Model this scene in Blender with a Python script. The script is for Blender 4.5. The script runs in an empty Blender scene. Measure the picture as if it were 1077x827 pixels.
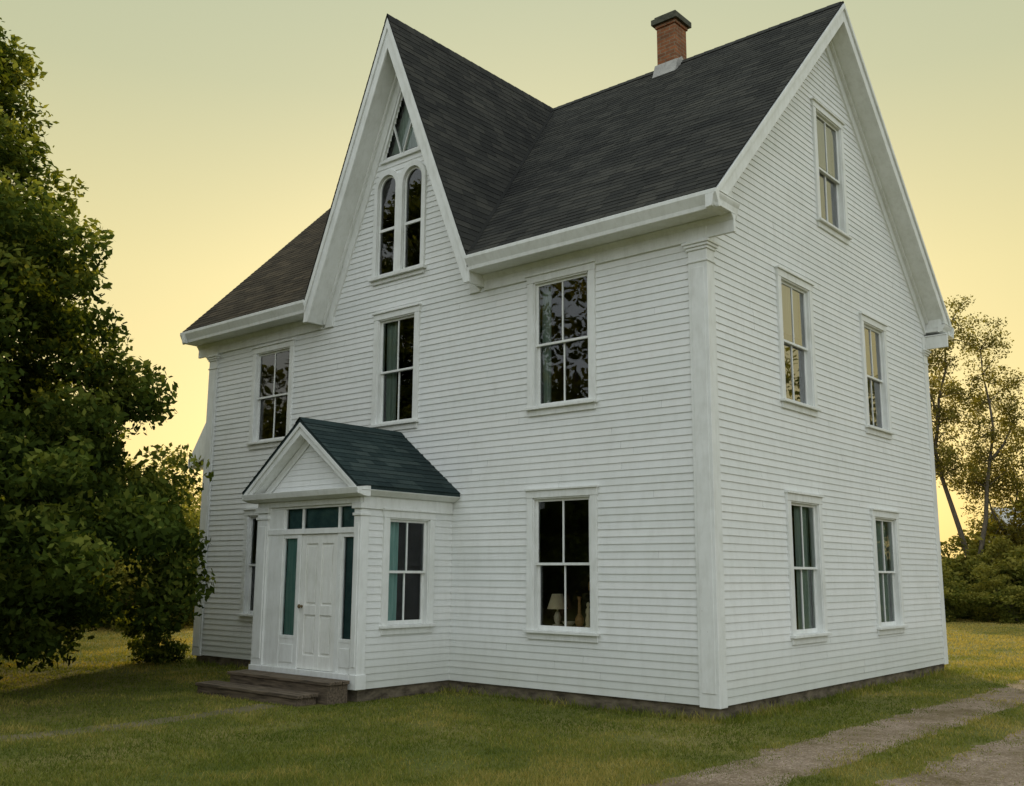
import bpy, math, random
import numpy as np
from mathutils import Vector, Matrix
random.seed(7); rng=np.random.default_rng(7)
scene=bpy.context.scene; col=scene.collection
GZ=-0.17
# ------------------------------------------------------------------ materials
def mat(name):
    m=bpy.data.materials.new(name); m.use_nodes=True; nt=m.node_tree
    for n in list(nt.nodes): nt.nodes.remove(n)
    out=nt.nodes.new('ShaderNodeOutputMaterial')
    return m,nt,out
def N(nt,t,**k):
    n=nt.nodes.new(t)
    for a,b in k.items():
        if a.startswith('i_'):
            key=a[2:]; key=int(key) if key.isdigit() else key.replace('_',' ')
            n.inputs[key].default_value=b
        else: setattr(n,a,b)
    return n
def ramp(nt,stops,fac):
    r=N(nt,'ShaderNodeValToRGB'); e=r.color_ramp.elements
    while len(e)<len(stops): e.new(0.5)
    for i,(p,c) in enumerate(stops):
        e[i].position=p; e[i].color=(c[0],c[1],c[2],1) if not isinstance(c,(int,float)) else (c,c,c,1)
    nt.links.new(fac,r.inputs[0]); return r.outputs[0]
def mix(nt,f,a,b,mode='MIX'):
    m=N(nt,'ShaderNodeMix',data_type='RGBA',blend_type=mode)
    for sock,v in ((m.inputs[0],f),(m.inputs[6],a),(m.inputs[7],b)):
        if hasattr(v,'links'): nt.links.new(v,sock)
        elif isinstance(v,(int,float)): sock.default_value=v
        else: sock.default_value=(v[0],v[1],v[2],1)
    return m.outputs[2]
def tex(nt,scale,detail=4,rough=.55,vec=None,dist=0):
    n=N(nt,'ShaderNodeTexNoise'); n.inputs['Scale'].default_value=scale; n.inputs['Detail'].default_value=min(detail,3)
    n.inputs['Roughness'].default_value=rough; n.inputs['Distortion'].default_value=dist
    if vec is not None: nt.links.new(vec,n.inputs['Vector'])
    return n.outputs[0]
def objco(nt,scale=(1,1,1)):
    g=N(nt,'ShaderNodeNewGeometry'); mp=N(nt,'ShaderNodeMapping'); mp.inputs['Scale'].default_value=scale
    nt.links.new(g.outputs['Position'],mp.inputs[0]); return mp.outputs[0]
def bump(nt,h,strength=.3,dist=.01):
    b=N(nt,'ShaderNodeBump'); b.inputs['Strength'].default_value=strength; b.inputs['Distance'].default_value=dist
    nt.links.new(h,b.inputs['Height']); return b.outputs[0]
def principled(nt,out,color,rough=.6,normal=None,spec=.3):
    p=N(nt,'ShaderNodeBsdfPrincipled')
    if hasattr(color,'links'): nt.links.new(color,p.inputs['Base Color'])
    else: p.inputs['Base Color'].default_value=(*color,1)
    if hasattr(rough,'links'): nt.links.new(rough,p.inputs['Roughness'])
    else: p.inputs['Roughness'].default_value=rough
    p.inputs['Specular IOR Level'].default_value=spec
    if normal: nt.links.new(normal,p.inputs['Normal'])
    nt.links.new(p.outputs[0],out.inputs[0]); return p
def attr(nt,name='var'):
    a=N(nt,'ShaderNodeAttribute'); a.attribute_name=name; return a.outputs['Fac']

def m_siding():
    m,nt,out=mat('weathered_white_clapboard')
    co=objco(nt); v=attr(nt)
    c=ramp(nt,[(0,(.765,.78,.76)),(.5,(.79,.80,.785)),(1,(.815,.82,.80))],v)
    big=tex(nt,.7,3,.6,co); c=mix(nt,.20,c,ramp(nt,[(.3,(.72,.73,.69)),(.65,(1,1,1))],big),'MULTIPLY')
    st=tex(nt,6,3,.7,objco(nt,(1,1,.4)))
    c=mix(nt,.14,c,ramp(nt,[(.32,(.6,.58,.52)),(.55,(1,1,1))],st),'MULTIPLY')
    n=N(nt,'ShaderNodeTexNoise'); n.inputs['Scale'].default_value=9; n.inputs['Detail'].default_value=7; n.inputs['Roughness'].default_value=.78
    nt.links.new(objco(nt,(.6,.6,3.5)),n.inputs['Vector'])
    f=ramp(nt,[(.676,0.),(.69,1.)],n.outputs[0])
    c=mix(nt,f,c,(.36,.335,.295))
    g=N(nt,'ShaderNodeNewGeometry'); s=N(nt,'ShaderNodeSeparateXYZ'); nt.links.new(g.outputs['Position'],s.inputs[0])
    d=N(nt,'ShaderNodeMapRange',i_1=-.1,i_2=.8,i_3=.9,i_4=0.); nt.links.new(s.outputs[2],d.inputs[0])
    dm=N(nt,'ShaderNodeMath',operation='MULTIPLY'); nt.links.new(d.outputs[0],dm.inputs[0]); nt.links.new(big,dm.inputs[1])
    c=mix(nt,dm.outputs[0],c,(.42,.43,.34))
    principled(nt,out,c,.6,None); return m
def m_trim(name='white_trim_paint',base=(.80,.81,.785)):
    m,nt,out=mat(name); co=objco(nt)
    c=mix(nt,.30,base,ramp(nt,[(.3,(.68,.68,.62)),(.62,(1,1,1))],tex(nt,2.5,3,.65,co)),'MULTIPLY')
    c=mix(nt,.22,c,ramp(nt,[(.3,(.55,.54,.48)),(.55,(1,1,1))],tex(nt,12,3,.7,objco(nt,(1,1,.25)))),'MULTIPLY')
    n=N(nt,'ShaderNodeTexNoise'); n.inputs['Scale'].default_value=13; n.inputs['Detail'].default_value=6; n.inputs['Roughness'].default_value=.78
    nt.links.new(co,n.inputs['Vector'])
    c=mix(nt,ramp(nt,[(.69,0.),(.71,1.)],n.outputs[0]),c,(.40,.37,.32))
    principled(nt,out,c,.5,None); return m
def m_shingle(name,c0,c1,c2,brown=None):
    m,nt,out=mat(name); v=attr(nt); co=objco(nt)
    c=ramp(nt,[(0,c0),(.5,c1),(1,c2)],v)
    c=mix(nt,.7,c,ramp(nt,[(.3,(.70,.70,.70)),(.7,(1.28,1.26,1.18))],tex(nt,.9,3,.6,co)),'MULTIPLY')
    c=mix(nt,.6,c,ramp(nt,[(.35,(.6,.6,.6)),(.65,(1.35,1.35,1.35))],tex(nt,60,2,.6,co)),'MULTIPLY')
    if brown:
        s=N(nt,'ShaderNodeSeparateXYZ'); nt.links.new(co,s.inputs[0])
        d=N(nt,'ShaderNodeMapRange',i_1=-7.2,i_2=-8.6,i_3=0.,i_4=.9); nt.links.new(s.outputs[0],d.inputs[0])
        c=mix(nt,d.outputs[0],c,mix(nt,1.,c,brown,'MULTIPLY'))
    principled(nt,out,c,.92,None,.12); return m
def m_simple(name,c0,c1,sc=6,rough=.8,bs=.3,bd=.006,stretch=(1,1,1),spec=.3):
    m,nt,out=mat(name); co=objco(nt,stretch)
    t=tex(nt,sc,3,.65,co)
    principled(nt,out,ramp(nt,[(.3,c0),(.7,c1)],t),rough,bump(nt,t,bs,bd) if bs>.25 else None,spec); return m
def m_glass(name,ior):
    m,nt,out=mat(name)
    nb=bump(nt,tex(nt,2.2,1,.5,objco(nt)),.08,.02)
    g=N(nt,'ShaderNodeBsdfGlossy'); g.inputs['Roughness'].default_value=.01; g.inputs[0].default_value=(.95,.97,1,1); nt.links.new(nb,g.inputs['Normal'])
    t=N(nt,'ShaderNodeBsdfTransparent'); t.inputs[0].default_value=(.88,.93,.91,1)
    f=N(nt,'ShaderNodeFresnel'); f.inputs[0].default_value=ior; nt.links.new(nb,f.inputs['Normal'])
    x=N(nt,'ShaderNodeMixShader'); nt.links.new(f.outputs[0],x.inputs[0]); nt.links.new(t.outputs[0],x.inputs[1]); nt.links.new(g.outputs[0],x.inputs[2])
    nt.links.new(x.outputs[0],out.inputs[0]); return m
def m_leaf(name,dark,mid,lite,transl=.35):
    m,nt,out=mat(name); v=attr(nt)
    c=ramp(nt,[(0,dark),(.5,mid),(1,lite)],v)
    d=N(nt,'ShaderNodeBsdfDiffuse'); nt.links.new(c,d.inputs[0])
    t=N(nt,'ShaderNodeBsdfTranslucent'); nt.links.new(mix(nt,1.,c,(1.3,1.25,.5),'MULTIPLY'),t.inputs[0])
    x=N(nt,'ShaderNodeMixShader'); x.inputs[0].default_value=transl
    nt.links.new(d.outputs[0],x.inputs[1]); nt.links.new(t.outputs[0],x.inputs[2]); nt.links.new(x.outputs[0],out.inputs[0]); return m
def m_brick():
    m,nt,out=mat('red_brick'); g=N(nt,'ShaderNodeTexCoord'); 
    s=N(nt,'ShaderNodeSeparateXYZ'); nt.links.new(g.outputs['Object'],s.inputs[0])
    a=N(nt,'ShaderNodeMath',operation='ADD'); nt.links.new(s.outputs[0],a.inputs[0]); nt.links.new(s.outputs[1],a.inputs[1])
    cb=N(nt,'ShaderNodeCombineXYZ'); nt.links.new(a.outputs[0],cb.inputs[0]); nt.links.new(s.outputs[2],cb.inputs[1])
    b=N(nt,'ShaderNodeTexBrick'); nt.links.new(cb.outputs[0],b.inputs[0])
    b.inputs['Color1'].default_value=(.31,.12,.05,1); b.inputs['Color2'].default_value=(.18,.078,.038,1); b.inputs['Mortar'].default_value=(.24,.19,.13,1)
    b.inputs['Scale'].default_value=1; b.inputs['Brick Width'].default_value=.21; b.inputs['Row Height'].default_value=.072; b.inputs['Mortar Size'].default_value=.007
    c=mix(nt,.7,b.outputs[0],ramp(nt,[(.3,(.5,.48,.45)),(.65,(1.2,1.15,1.1))],tex(nt,7,3,.7,g.outputs['Object'])),'MULTIPLY')
    principled(nt,out,c,.9,bump(nt,b.outputs[1],-.5,.006)); return m
def m_ground():
    m,nt,out=mat('lawn_soil'); co=objco(nt)
    c=ramp(nt,[(.3,(.085,.100,.022)),(.5,(.13,.13,.034)),(.72,(.23,.19,.07))],tex(nt,.35,3,.6,co))
    c=mix(nt,.6,c,ramp(nt,[(.3,(.5,.5,.5)),(.7,(1.4,1.4,1.3))],tex(nt,14,3,.7,co)),'MULTIPLY')
    principled(nt,out,c,.95,None,.1); return m
def m_gravel(name='gravel_dirt',k=1.0):
    m,nt,out=mat(name); co=objco(nt)
    vo=N(nt,'ShaderNodeTexVoronoi'); vo.inputs['Scale'].default_value=70; nt.links.new(co,vo.inputs['Vector'])
    sp=N(nt,'ShaderNodeSeparateColor'); nt.links.new(vo.outputs['Color'],sp.inputs[0])
    c=ramp(nt,[(0,(.195*k,.143*k,.102*k)),(.75,(.275*k,.210*k,.158*k)),(1,(.40*k,.33*k,.265*k))],sp.outputs[0])
    c=mix(nt,.8,c,ramp(nt,[(.32,(.52,.50,.32)),(.60,(1.08,1.06,1.05))],tex(nt,1.3,3,.65,co)),'MULTIPLY')
    c=mix(nt,.5,c,ramp(nt,[(.35,(.65,.65,.6)),(.62,(1.2,1.2,1.2))],tex(nt,11,3,.7,co)),'MULTIPLY')
    principled(nt,out,c,.95,bump(nt,vo.outputs['Distance'],-.4,.008),.1); return m

SID=m_siding(); TRIM=m_trim(); DOORM=m_trim('white_door_paint',(.82,.82,.78))
SHG=m_shingle('dark_asphalt_shingle',(.027,.0275,.0265),(.038,.0385,.0355),(.054,.053,.047),(1.65,1.30,1.0))
SHP=m_shingle('green_asphalt_shingle',(.018,.031,.032),(.028,.044,.044),(.043,.061,.059))
GLASS=m_glass('old_window_glass',1.68); GLASSR=m_glass('mirroring_window_glass',3.6); BRICK=m_brick()
STONE=m_simple('foundation_stone',(.05,.04,.028),(.22,.18,.125),3.5,.95,.8,.03,(1,1,2.5))
METAL=m_simple('dull_flashing',(.28,.27,.25),(.42,.41,.38),8,.5,.2,.003)
WOODD=m_simple('worn_brown_wood',(.042,.032,.022),(.19,.145,.10),5,.85,.5,.01,(.6,6,6))
PATHM=m_simple('path_dirt',(.09,.085,.035),(.19,.155,.085),3,.95,.4,.01)
INT=m_simple('room_shade_plaster',(.04,.033,.026),(.075,.060,.045),2,.9,.1,.002)  # near-black: the shade of the unlit rooms is painted into this colour
CURT=m_simple('sheer_curtain_or_reflection',(.28,.36,.30),(.44,.51,.44),4,.9,.2,.004,(8,8,.3))
BLIND=m_simple('pale_yellow_blind',(.58,.56,.44),(.74,.71,.58),4,.9,.2,.004,(8,8,.3))
TEALREF=m_simple('teal_glass_reflection',(.20,.40,.37),(.36,.56,.52),5,.8,.2,.004,(6,6,.5))  # teal reflections of the entry glass, painted as a sheet colour
TEALD=m_simple('dark_teal_glass_reflection',(.05,.11,.12),(.11,.20,.20),5,.8,.2,.004)  # darker teal for the reflections painted behind transom and right sidelight
BRASS=m_simple('dark_brass',(.10,.07,.03),(.18,.13,.06),10,.35,.1,.002)
BARK=m_simple('bark',(.035,.028,.022),(.12,.10,.08),6,.95,.9,.03,(3,3,.6))
BARKL=m_simple('pale_bark',(.07,.06,.045),(.18,.15,.11),6,.95,.2,.03,(3,3,.6))
LAMPW=m_simple('lamp_shade_linen',(.84,.66,.42),(.90,.75,.52),10,.8,.1,.002)
CERAM=m_simple('glazed_ceramic',(.60,.50,.36),(.76,.66,.50),10,.3,.1,.002)
OAK=m_simple('brown_oak',(.32,.16,.06),(.52,.29,.12),5,.6,.1,.002,(1,6,6))
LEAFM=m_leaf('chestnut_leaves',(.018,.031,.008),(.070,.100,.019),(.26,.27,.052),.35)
LEAFB=m_leaf('distant_leaves',(.085,.080,.022),(.165,.150,.040),(.29,.25,.065),.48)
LEAFS=m_leaf('shrub_leaves',(.055,.073,.017),(.13,.143,.030),(.29,.26,.06),.4)
GRASSM=m_leaf('grass_blades',(.080,.110,.020),(.180,.200,.040),(.40,.32,.10),.28)
# ------------------------------------------------------------------ mesh building
import bmesh
class MB:
    def __init__(s): s.v=[];s.f=[];s.m=[];s.a=[]
    def add(s,vs,fs,m=0,var=.5):
        o=len(s.v); s.v+= [tuple(p) for p in vs]
        for f in fs: s.f.append(tuple(i+o for i in f)); s.m.append(m); s.a.append(var)
    def box(s,x0,x1,y0,y1,z0,z1,m=0):
        x0,x1=sorted((x0,x1));y0,y1=sorted((y0,y1));z0,z1=sorted((z0,z1))
        vs=[(x0,y0,z0),(x1,y0,z0),(x1,y1,z0),(x0,y1,z0),(x0,y0,z1),(x1,y0,z1),(x1,y1,z1),(x0,y1,z1)]
        s.add(vs,[(0,3,2,1),(4,5,6,7),(0,1,5,4),(1,2,6,5),(2,3,7,6),(3,0,4,7)],m,random.random())
    def prism(s,pts,ax,a0,a1,m=0):
        n=len(pts)
        def P(p,a): return (a,p[0],p[1]) if ax=='x' else ((p[0],a,p[1]) if ax=='y' else (p[0],p[1],a))
        vs=[P(p,a0) for p in pts]+[P(p,a1) for p in pts]
        s.add(vs,[tuple(range(n)),tuple(range(2*n-1,n-1,-1))]+[(i,(i+1)%n,(i+1)%n+n,i+n) for i in range(n)],m,random.random())
    def slab(s,pts,off,m=0):
        n=len(pts); vs=list(pts)+[(p[0]+off[0],p[1]+off[1],p[2]+off[2]) for p in pts]
        s.add(vs,[tuple(range(n)),tuple(range(2*n-1,n-1,-1))]+[(i,(i+1)%n,(i+1)%n+n,i+n) for i in range(n)],m)
    def lathe(s,prof,c,m=0,seg=16):
        vs=[];fs=[]
        for r,z in prof:
            for k in range(seg):
                a=2*math.pi*k/seg; vs.append((c[0]+r*math.cos(a),c[1]+r*math.sin(a),c[2]+z))
        for i in range(len(prof)-1):
            for k in range(seg): fs.append((i*seg+k,i*seg+(k+1)%seg,(i+1)*seg+(k+1)%seg,(i+1)*seg+k))
        s.add(vs,fs,m)
    def obj(s,name,mats,parent=None,recalc=True,bevel=0,smooth=False):
        me=bpy.data.meshes.new(name); me.from_pydata(s.v,[],s.f)
        for mm in mats: me.materials.append(mm)
        me.polygons.foreach_set('material_index',s.m)
        if recalc:
            b=bmesh.new(); b.from_mesh(me); bmesh.ops.recalc_face_normals(b,faces=b.faces); b.to_mesh(me); b.free()
        at=me.attributes.new('var','FLOAT','FACE'); at.data.foreach_set('value',s.a)
        if smooth: me.polygons.foreach_set('use_smooth',[True]*len(me.polygons))
        o=bpy.data.objects.new(name,me); col.objects.link(o)
        if parent: o.parent=parent
        if bevel:
            bv=o.modifiers.new('bevel','BEVEL'); bv.width=bevel; bv.segments=1; bv.limit_method='ANGLE'
        return o
def empty(name,loc=(0,0,0),parent=None,rz=0):
    e=bpy.data.objects.new(name,None); e.empty_display_size=.3; col.objects.link(e)
    e.location=loc; e.rotation_euler=(0,0,rz)
    if parent: e.parent=parent
    return e
def meta(o,label,cat,group=None,kind=None):
    if kind: o['kind']=kind
    o['label']=label; o['category']=cat
    if group: o['group']=group

def courses(mb,P,v0,v1,ex,t,ext,holes=lambda z:[],blen=(2.4,4.8),gap=.0018,m=0,jit=.0015,top=.002):
    n=int(math.ceil((v1-v0)/ex-1e-6)); 
    for i in range(n):
        lo=v0+i*ex; hi=min(lo+ex,v1); mid=(lo+hi)/2
        e0=ext(lo); e1=ext(hi)
        if e0 is None: continue
        if e1 is None: e1=((e0[0]+e0[1])/2,)*2
        cuts=sorted(holes(mid)); segs=[]; L=(e0[0],e1[0])
        for a,b in cuts: segs.append((L,(a,a))); L=(b,b)
        segs.append((L,(e0[1],e1[1])))
        for (a0,a1),(b0,b1) in segs:
            if b0-a0<=.005: continue
            js=[]; x=max(a0,a1)+random.uniform(.2,1)*blen[1]
            while x<min(b0,b1)-blen[0]*.3: js.append(x); x+=random.uniform(*blen)
            pts=[(a0,a1)]+[(j,j) for j in js]+[(b0,b1)]
            for k in range(len(pts)-1):
                (l0,l1),(r0,r1)=pts[k],pts[k+1]
                if k>0: l0+=gap/2; l1+=gap/2
                if k<len(pts)-2: r0-=gap/2; r1-=gap/2
                dt=t+random.uniform(-jit,jit); dv=random.uniform(-jit,jit)*1.5; dv2=dv+random.uniform(-jit,jit)
                vs=[P(l0,lo+dv,dt),P(r0,lo+dv2,dt),P(r1,hi+ex*.08,top),P(l1,hi+ex*.08,top),P(l0,lo+dv,-.004),P(r0,lo+dv2,-.004)]
                mb.add(vs,[(0,1,2,3),(4,5,1,0)],m,random.random())
# ------------------------------------------------------------------ HOUSE
house=empty('house',(0,0,0))
meta(house,'white clapboard farmhouse with steep dark shingled roof and tall front gable','house')
CX=-5.95; RZ=11.336; SB=2.41; SA=1.02; W=8.6; X0=-11.55
front_w=[(-3.05,-1.80,3.90,6.07),(-3.05,-1.80,.69,2.82),(-6.52,-5.40,3.95,6.05),(-10.06,-8.78,3.93,5.95),(-10.06,-8.80,.70,2.79)]
side_w=[(2.04,3.25,4.0,6.12),(5.24,6.39,3.98,6.07),(2.05,3.22,.65,2.79),(5.24,6.43,.65,2.71),(3.65,4.90,7.2,9.42)]
zs=8.30
def fh(z):
    r=[(a+.06,b-.06) for a,b,c,d in front_w if c+.06<z<d-.06]
    if 6.66<z<zs: r.append((-6.56,-5.38))
    elif zs<=z<zs+.29:
        h=math.sqrt(max(0,.29**2-(z-zs)**2)); 
        if h>.02: r+=[(-6.295-h,-6.295+h),(-5.645-h,-5.645+h)]
    elif 8.87<z<10.05:
        h=(10.10-z)/2.7; r.append((-5.96-h+.03,-5.96+h-.03))
    if z<2.75: r.append((-6.98,-4.62))
    return r
def sh(z): return [(a+.06,b-.06) for a,b,c,d in side_w if c+.06<z<d-.06]
def fext(z):
    if z<=6.3: return (X0,0)
    h=(RZ-.30-z)/SB
    return (CX-h,CX+h) if h>0 else None
def sext(z):
    y=max(0,(z-6.83)/SA); return (y,W-y) if y<W/2 else None
EX=.100
wall=MB()
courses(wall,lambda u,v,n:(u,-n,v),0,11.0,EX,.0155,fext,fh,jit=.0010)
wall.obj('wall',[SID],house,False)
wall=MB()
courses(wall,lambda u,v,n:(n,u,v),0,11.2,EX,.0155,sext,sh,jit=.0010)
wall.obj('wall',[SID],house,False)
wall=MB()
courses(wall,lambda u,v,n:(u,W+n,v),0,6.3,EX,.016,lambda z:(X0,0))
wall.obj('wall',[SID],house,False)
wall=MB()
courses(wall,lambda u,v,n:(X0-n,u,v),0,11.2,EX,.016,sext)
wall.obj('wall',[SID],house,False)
f=MB()
f.box(X0+.03,-.03,.03,W-.03,-.6,.0)
f.box(-6.97,-4.63,-1.80,.02,-.6,.0)
f.obj('foundation',[STONE],house)
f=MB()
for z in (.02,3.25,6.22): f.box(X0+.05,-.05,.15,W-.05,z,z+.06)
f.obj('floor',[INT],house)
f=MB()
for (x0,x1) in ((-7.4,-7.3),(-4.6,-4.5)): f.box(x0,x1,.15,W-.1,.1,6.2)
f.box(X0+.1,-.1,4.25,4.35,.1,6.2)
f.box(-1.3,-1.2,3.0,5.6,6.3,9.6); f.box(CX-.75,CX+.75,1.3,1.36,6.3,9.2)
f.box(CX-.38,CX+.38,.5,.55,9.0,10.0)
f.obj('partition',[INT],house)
# roof
cA=1/math.sqrt(1+SA*SA); sA=SA*cA; cB=1/math.sqrt(1+SB*SB); sB=SB*cB
XR=.41; XL=-11.99; EY=-.46
ez=6.95+SA*EY
SL=(W/2-EY)/cA
roof=MB()
tabs=dict(blen=(.28,.36),gap=.006,jit=.0024,top=.001)
def Pf(u,v,n): return (u,EY+v*cA-n*sA,ez+v*sA+n*cA)
def Pr(u,v,n): return (u,W-EY-v*cA+n*sA,ez+v*sA+n*cA)
def yv(v): return EY+v*cA
courses(roof,Pf,0,SL,.125,.008,lambda v:(CX+(W/2-yv(v))*SA/SB,XR),**tabs)
courses(roof,Pf,0,SL,.125,.008,lambda v:(XL,CX-(W/2-yv(v))*SA/SB),**tabs)
courses(roof,Pr,0,SL,.125,.008,lambda v:(XL,XR),**tabs)
HB=(RZ-6.46)/SB; SLB=HB/cB
def cext(v):
    dx=HB-v*cB; y1=W/2-dx*SB/SA
    return (-.47,y1) if y1>-.46 else None
courses(roof,lambda u,v,n:(CX+HB-v*cB+n*sB,u,6.46+v*sB+n*cB),0,SLB,.125,.008,cext,**tabs)
courses(roof,lambda u,v,n:(CX-HB+v*cB-n*sB,u,6.46+v*sB+n*cB),0,SLB,.125,.008,cext,**tabs)
y=-.47
while y<W/2:
    for sg in (1,-1):
        p=[(CX,y,RZ+.03),(CX,y+.25,RZ+.022),(CX+sg*.07,y+.25,RZ+.022-.07*SB),(CX+sg*.07,y,RZ+.03-.07*SB)]
        roof.add(p,[(0,1,2,3)],0,random.random())
    y+=.22
x=XL
while x<XR-.1:
    for sg in (1,-1):
        p=[(x,W/2,RZ+.03),(x+.25,W/2,RZ+.022),(x+.25,W/2+sg*.13,RZ+.022-.13*SA),(x,W/2+sg*.13,RZ+.03-.13*SA)]
        roof.add(p,[(0,1,2,3)],0,random.random())
    x+=.22
# woven valley: overlapping darker tabs stepping up the valley
k=0; dx=HB-.05
while dx>.12:
    y=W/2-dx*SB/SA; z=RZ-SB*dx
    for sg in (1,-1):
        x=CX+sg*dx; a=.09
        roof.add([(x,y,z+.016),(x+sg*a,y,z+.020),(x+sg*(a-.035),y+.10,z+.020+.10*SA),(x-sg*.038,y+.098,z+.016+.10*SA)],[(0,1,2,3)],0,.0)
    dx-=.043; k+=1
def zA(y): return 6.95+SA*min(y,W-y)-.012
def zB(x): return RZ-SB*abs(x-CX)-.03
e=.015
roof.slab([(CX+HB,EY+e,zA(EY+e)),(XR-e,EY+e,zA(EY+e)),(XR-e,W/2,zA(W/2)),(CX,W/2,zA(W/2))],(0,0,-.11))
roof.slab([(CX-HB,EY+e,zA(EY+e)),(XL+e,EY+e,zA(EY+e)),(XL+e,W/2,zA(W/2)),(CX,W/2,zA(W/2))],(0,0,-.11))
roof.slab([(XL+e,W-EY-e,zA(EY+e)),(XR-e,W-EY-e,zA(EY+e)),(XR-e,W/2,zA(W/2)),(XL+e,W/2,zA(W/2))],(0,0,-.11))
for sg in (1,-1):
    roof.slab([(CX,-.455,zB(CX)),(CX,W/2,zB(CX)),(CX+sg*HB,-.42,zB(CX+HB)),(CX+sg*HB,-.455,zB(CX+HB))],(0,0,-.14))
roofo=roof.obj('roof',[SHG],house,False)
# chimney
ch=MB(); cxx,cyy=-3.0,4.28; h=.205
ch.box(cxx-h,cxx+h,cyy-h,cyy+h,10.8,12.06,0)
ch.box(cxx-h-.025,cxx+h+.025,cyy-h-.025,cyy+h+.025,12.06,12.13,0)
ch.box(cxx-h-.08,cxx+h+.08,cyy-h-.08,cyy+h+.08,12.13,12.24,1)
ch.box(cxx-h-.03,cxx+h+.03,cyy-h-.03,cyy+h+.03,12.24,12.30,1)
ch.prism([(cyy-h-.12,zA(cyy-h-.12)+.03),(cyy,RZ-.05),(cyy+h+.12,zA(cyy+h+.12)+.03),(cyy+h+.015,RZ-.04),(cyy-h-.015,RZ-.04)],'x',cxx-h-.05,cxx+h+.05,2)
for sg in (1,-1):
    ch.prism([(cyy-h-.01,zA(cyy-h)-.0),(cyy,RZ),(cyy+h+.01,zA(cyy+h)),(cyy+h+.01,RZ-.06),(cyy,RZ+.10),(cyy-h-.01,RZ-.06)],'x',cxx+sg*(h-.01),cxx+sg*(h+.012),2)
ch.box(cxx-h-.01,cxx+h+.01,cyy-h-.014,cyy-h+.01,10.9,RZ-.05,2)
CAPM=m_simple('chimney_cap_concrete',(.05,.052,.038),(.11,.11,.08),8,.9,.3,.005)
ch.obj('chimney',[BRICK,CAPM,METAL],roofo)

# cornice / trim
def crown(x0,x1,mir=False):
    t=MB()
    pr=[(-.40,6.225),(-.43,6.235),(-.44,6.29),(-.475,6.36),(-.50,6.41),(-.50,6.462),(-.40,6.462)]
    sf=[(-.41,6.245),(.02,6.245),(.02,6.27),(-.41,6.27)]
    fr=[(-.040,6.0),(-.040,6.242),(.01,6.242),(.01,6.0)]
    bd=[(-.042,6.16),(-.07,6.21),(-.10,6.24),(-.042,6.24)]
    for p in (pr,sf,fr,bd):
        q=[(W-a,b) for a,b in p] if mir else p
        t.prism(q,'x',x0,x1)
    t.obj('cornice',[TRIM],house,bevel=.004)
crown(CX+HB-.02,.44); crown(XL-.03,CX-HB+.02); crown(XL-.03,.44,True)
for xs,sg in ((.38,1),(-11.93,-1)):
    for m in (0,1):
        t=MB()
        def Y(a): return W-a if m else a
        zb=6.227+.08*m; ye=.18-.14*m
        pr=[(xs-sg*.10,zb),(xs-sg*.01,zb+.012),(xs+sg*.002,zb+.05),(xs+sg*.018,6.37),(xs+sg*.035,6.40),(xs+sg*.045,6.425),(xs+sg*.045,6.455),(xs-sg*.10,6.455)]
        t.prism(pr,'y',Y(-.498),Y(ye))
        t.box(xs-sg*.38,xs-sg*.09,Y(-.395),Y(ye-.02),zb+.024,6.40)
        t.prism([(Y(-.387),6.41),(Y(ye-.06),6.41),(Y(ye-.06),6.64),(Y(-.05),6.555),(Y(-.387),6.45)],'x',xs-sg*.37,xs-sg*.035)
        t.slab([(xs+sg*.055,Y(-.40),6.463),(xs+sg*.055,Y(ye+.02),6.463),(xs-sg*.02,Y(ye+.02),6.49),(xs-sg*.02,Y(-.40),6.49)],(0,0,-.012),0)
        t.obj('cornice_return',[TRIM],house,bevel=.004)
# side rakes
for (xa,xb,xw,sg) in ((.355,.395,0,1),(-11.975,-11.935,X0,-1)):
    t=MB()
    for m in (0,1):
        def Y(l): 
            return [(W-a,b) for a,b in l] if m else l
        k=6.95
        t.prism(Y([(-.45,k-.03-.45*SA),(4.3,RZ-.035),(4.3,RZ-.37),(-.33,6.25),(-.45,6.25)]),'x',xa,xb)
        t.prism(Y([(-.45,k-.03-.45*SA),(4.3,RZ-.035),(4.3,RZ-.13),(-.45,k-.125-.45*SA)]),'x',xb if sg>0 else xa-.03,xb+.03 if sg>0 else xa)
        t.prism(Y([(-.30,k-.33-.30*SA),(4.3,RZ-.33),(4.3,RZ-.352),(-.30,k-.352-.30*SA)]),'x',xw-.01*sg,xa if sg>0 else xb)
        t.prism(Y([(0,k-.354),(4.3,RZ-.354),(4.3,RZ-.66),(0,k-.66)]),'x',xw,xw+sg*.045)
        t.prism(Y([(0,k-.354),(4.3,RZ-.354),(4.3,RZ-.44),(0,k-.44)]),'x',xw+sg*.047,xw+sg*.10)
    t.obj('rake_board',[TRIM],house,bevel=.004)
t=MB()
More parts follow.
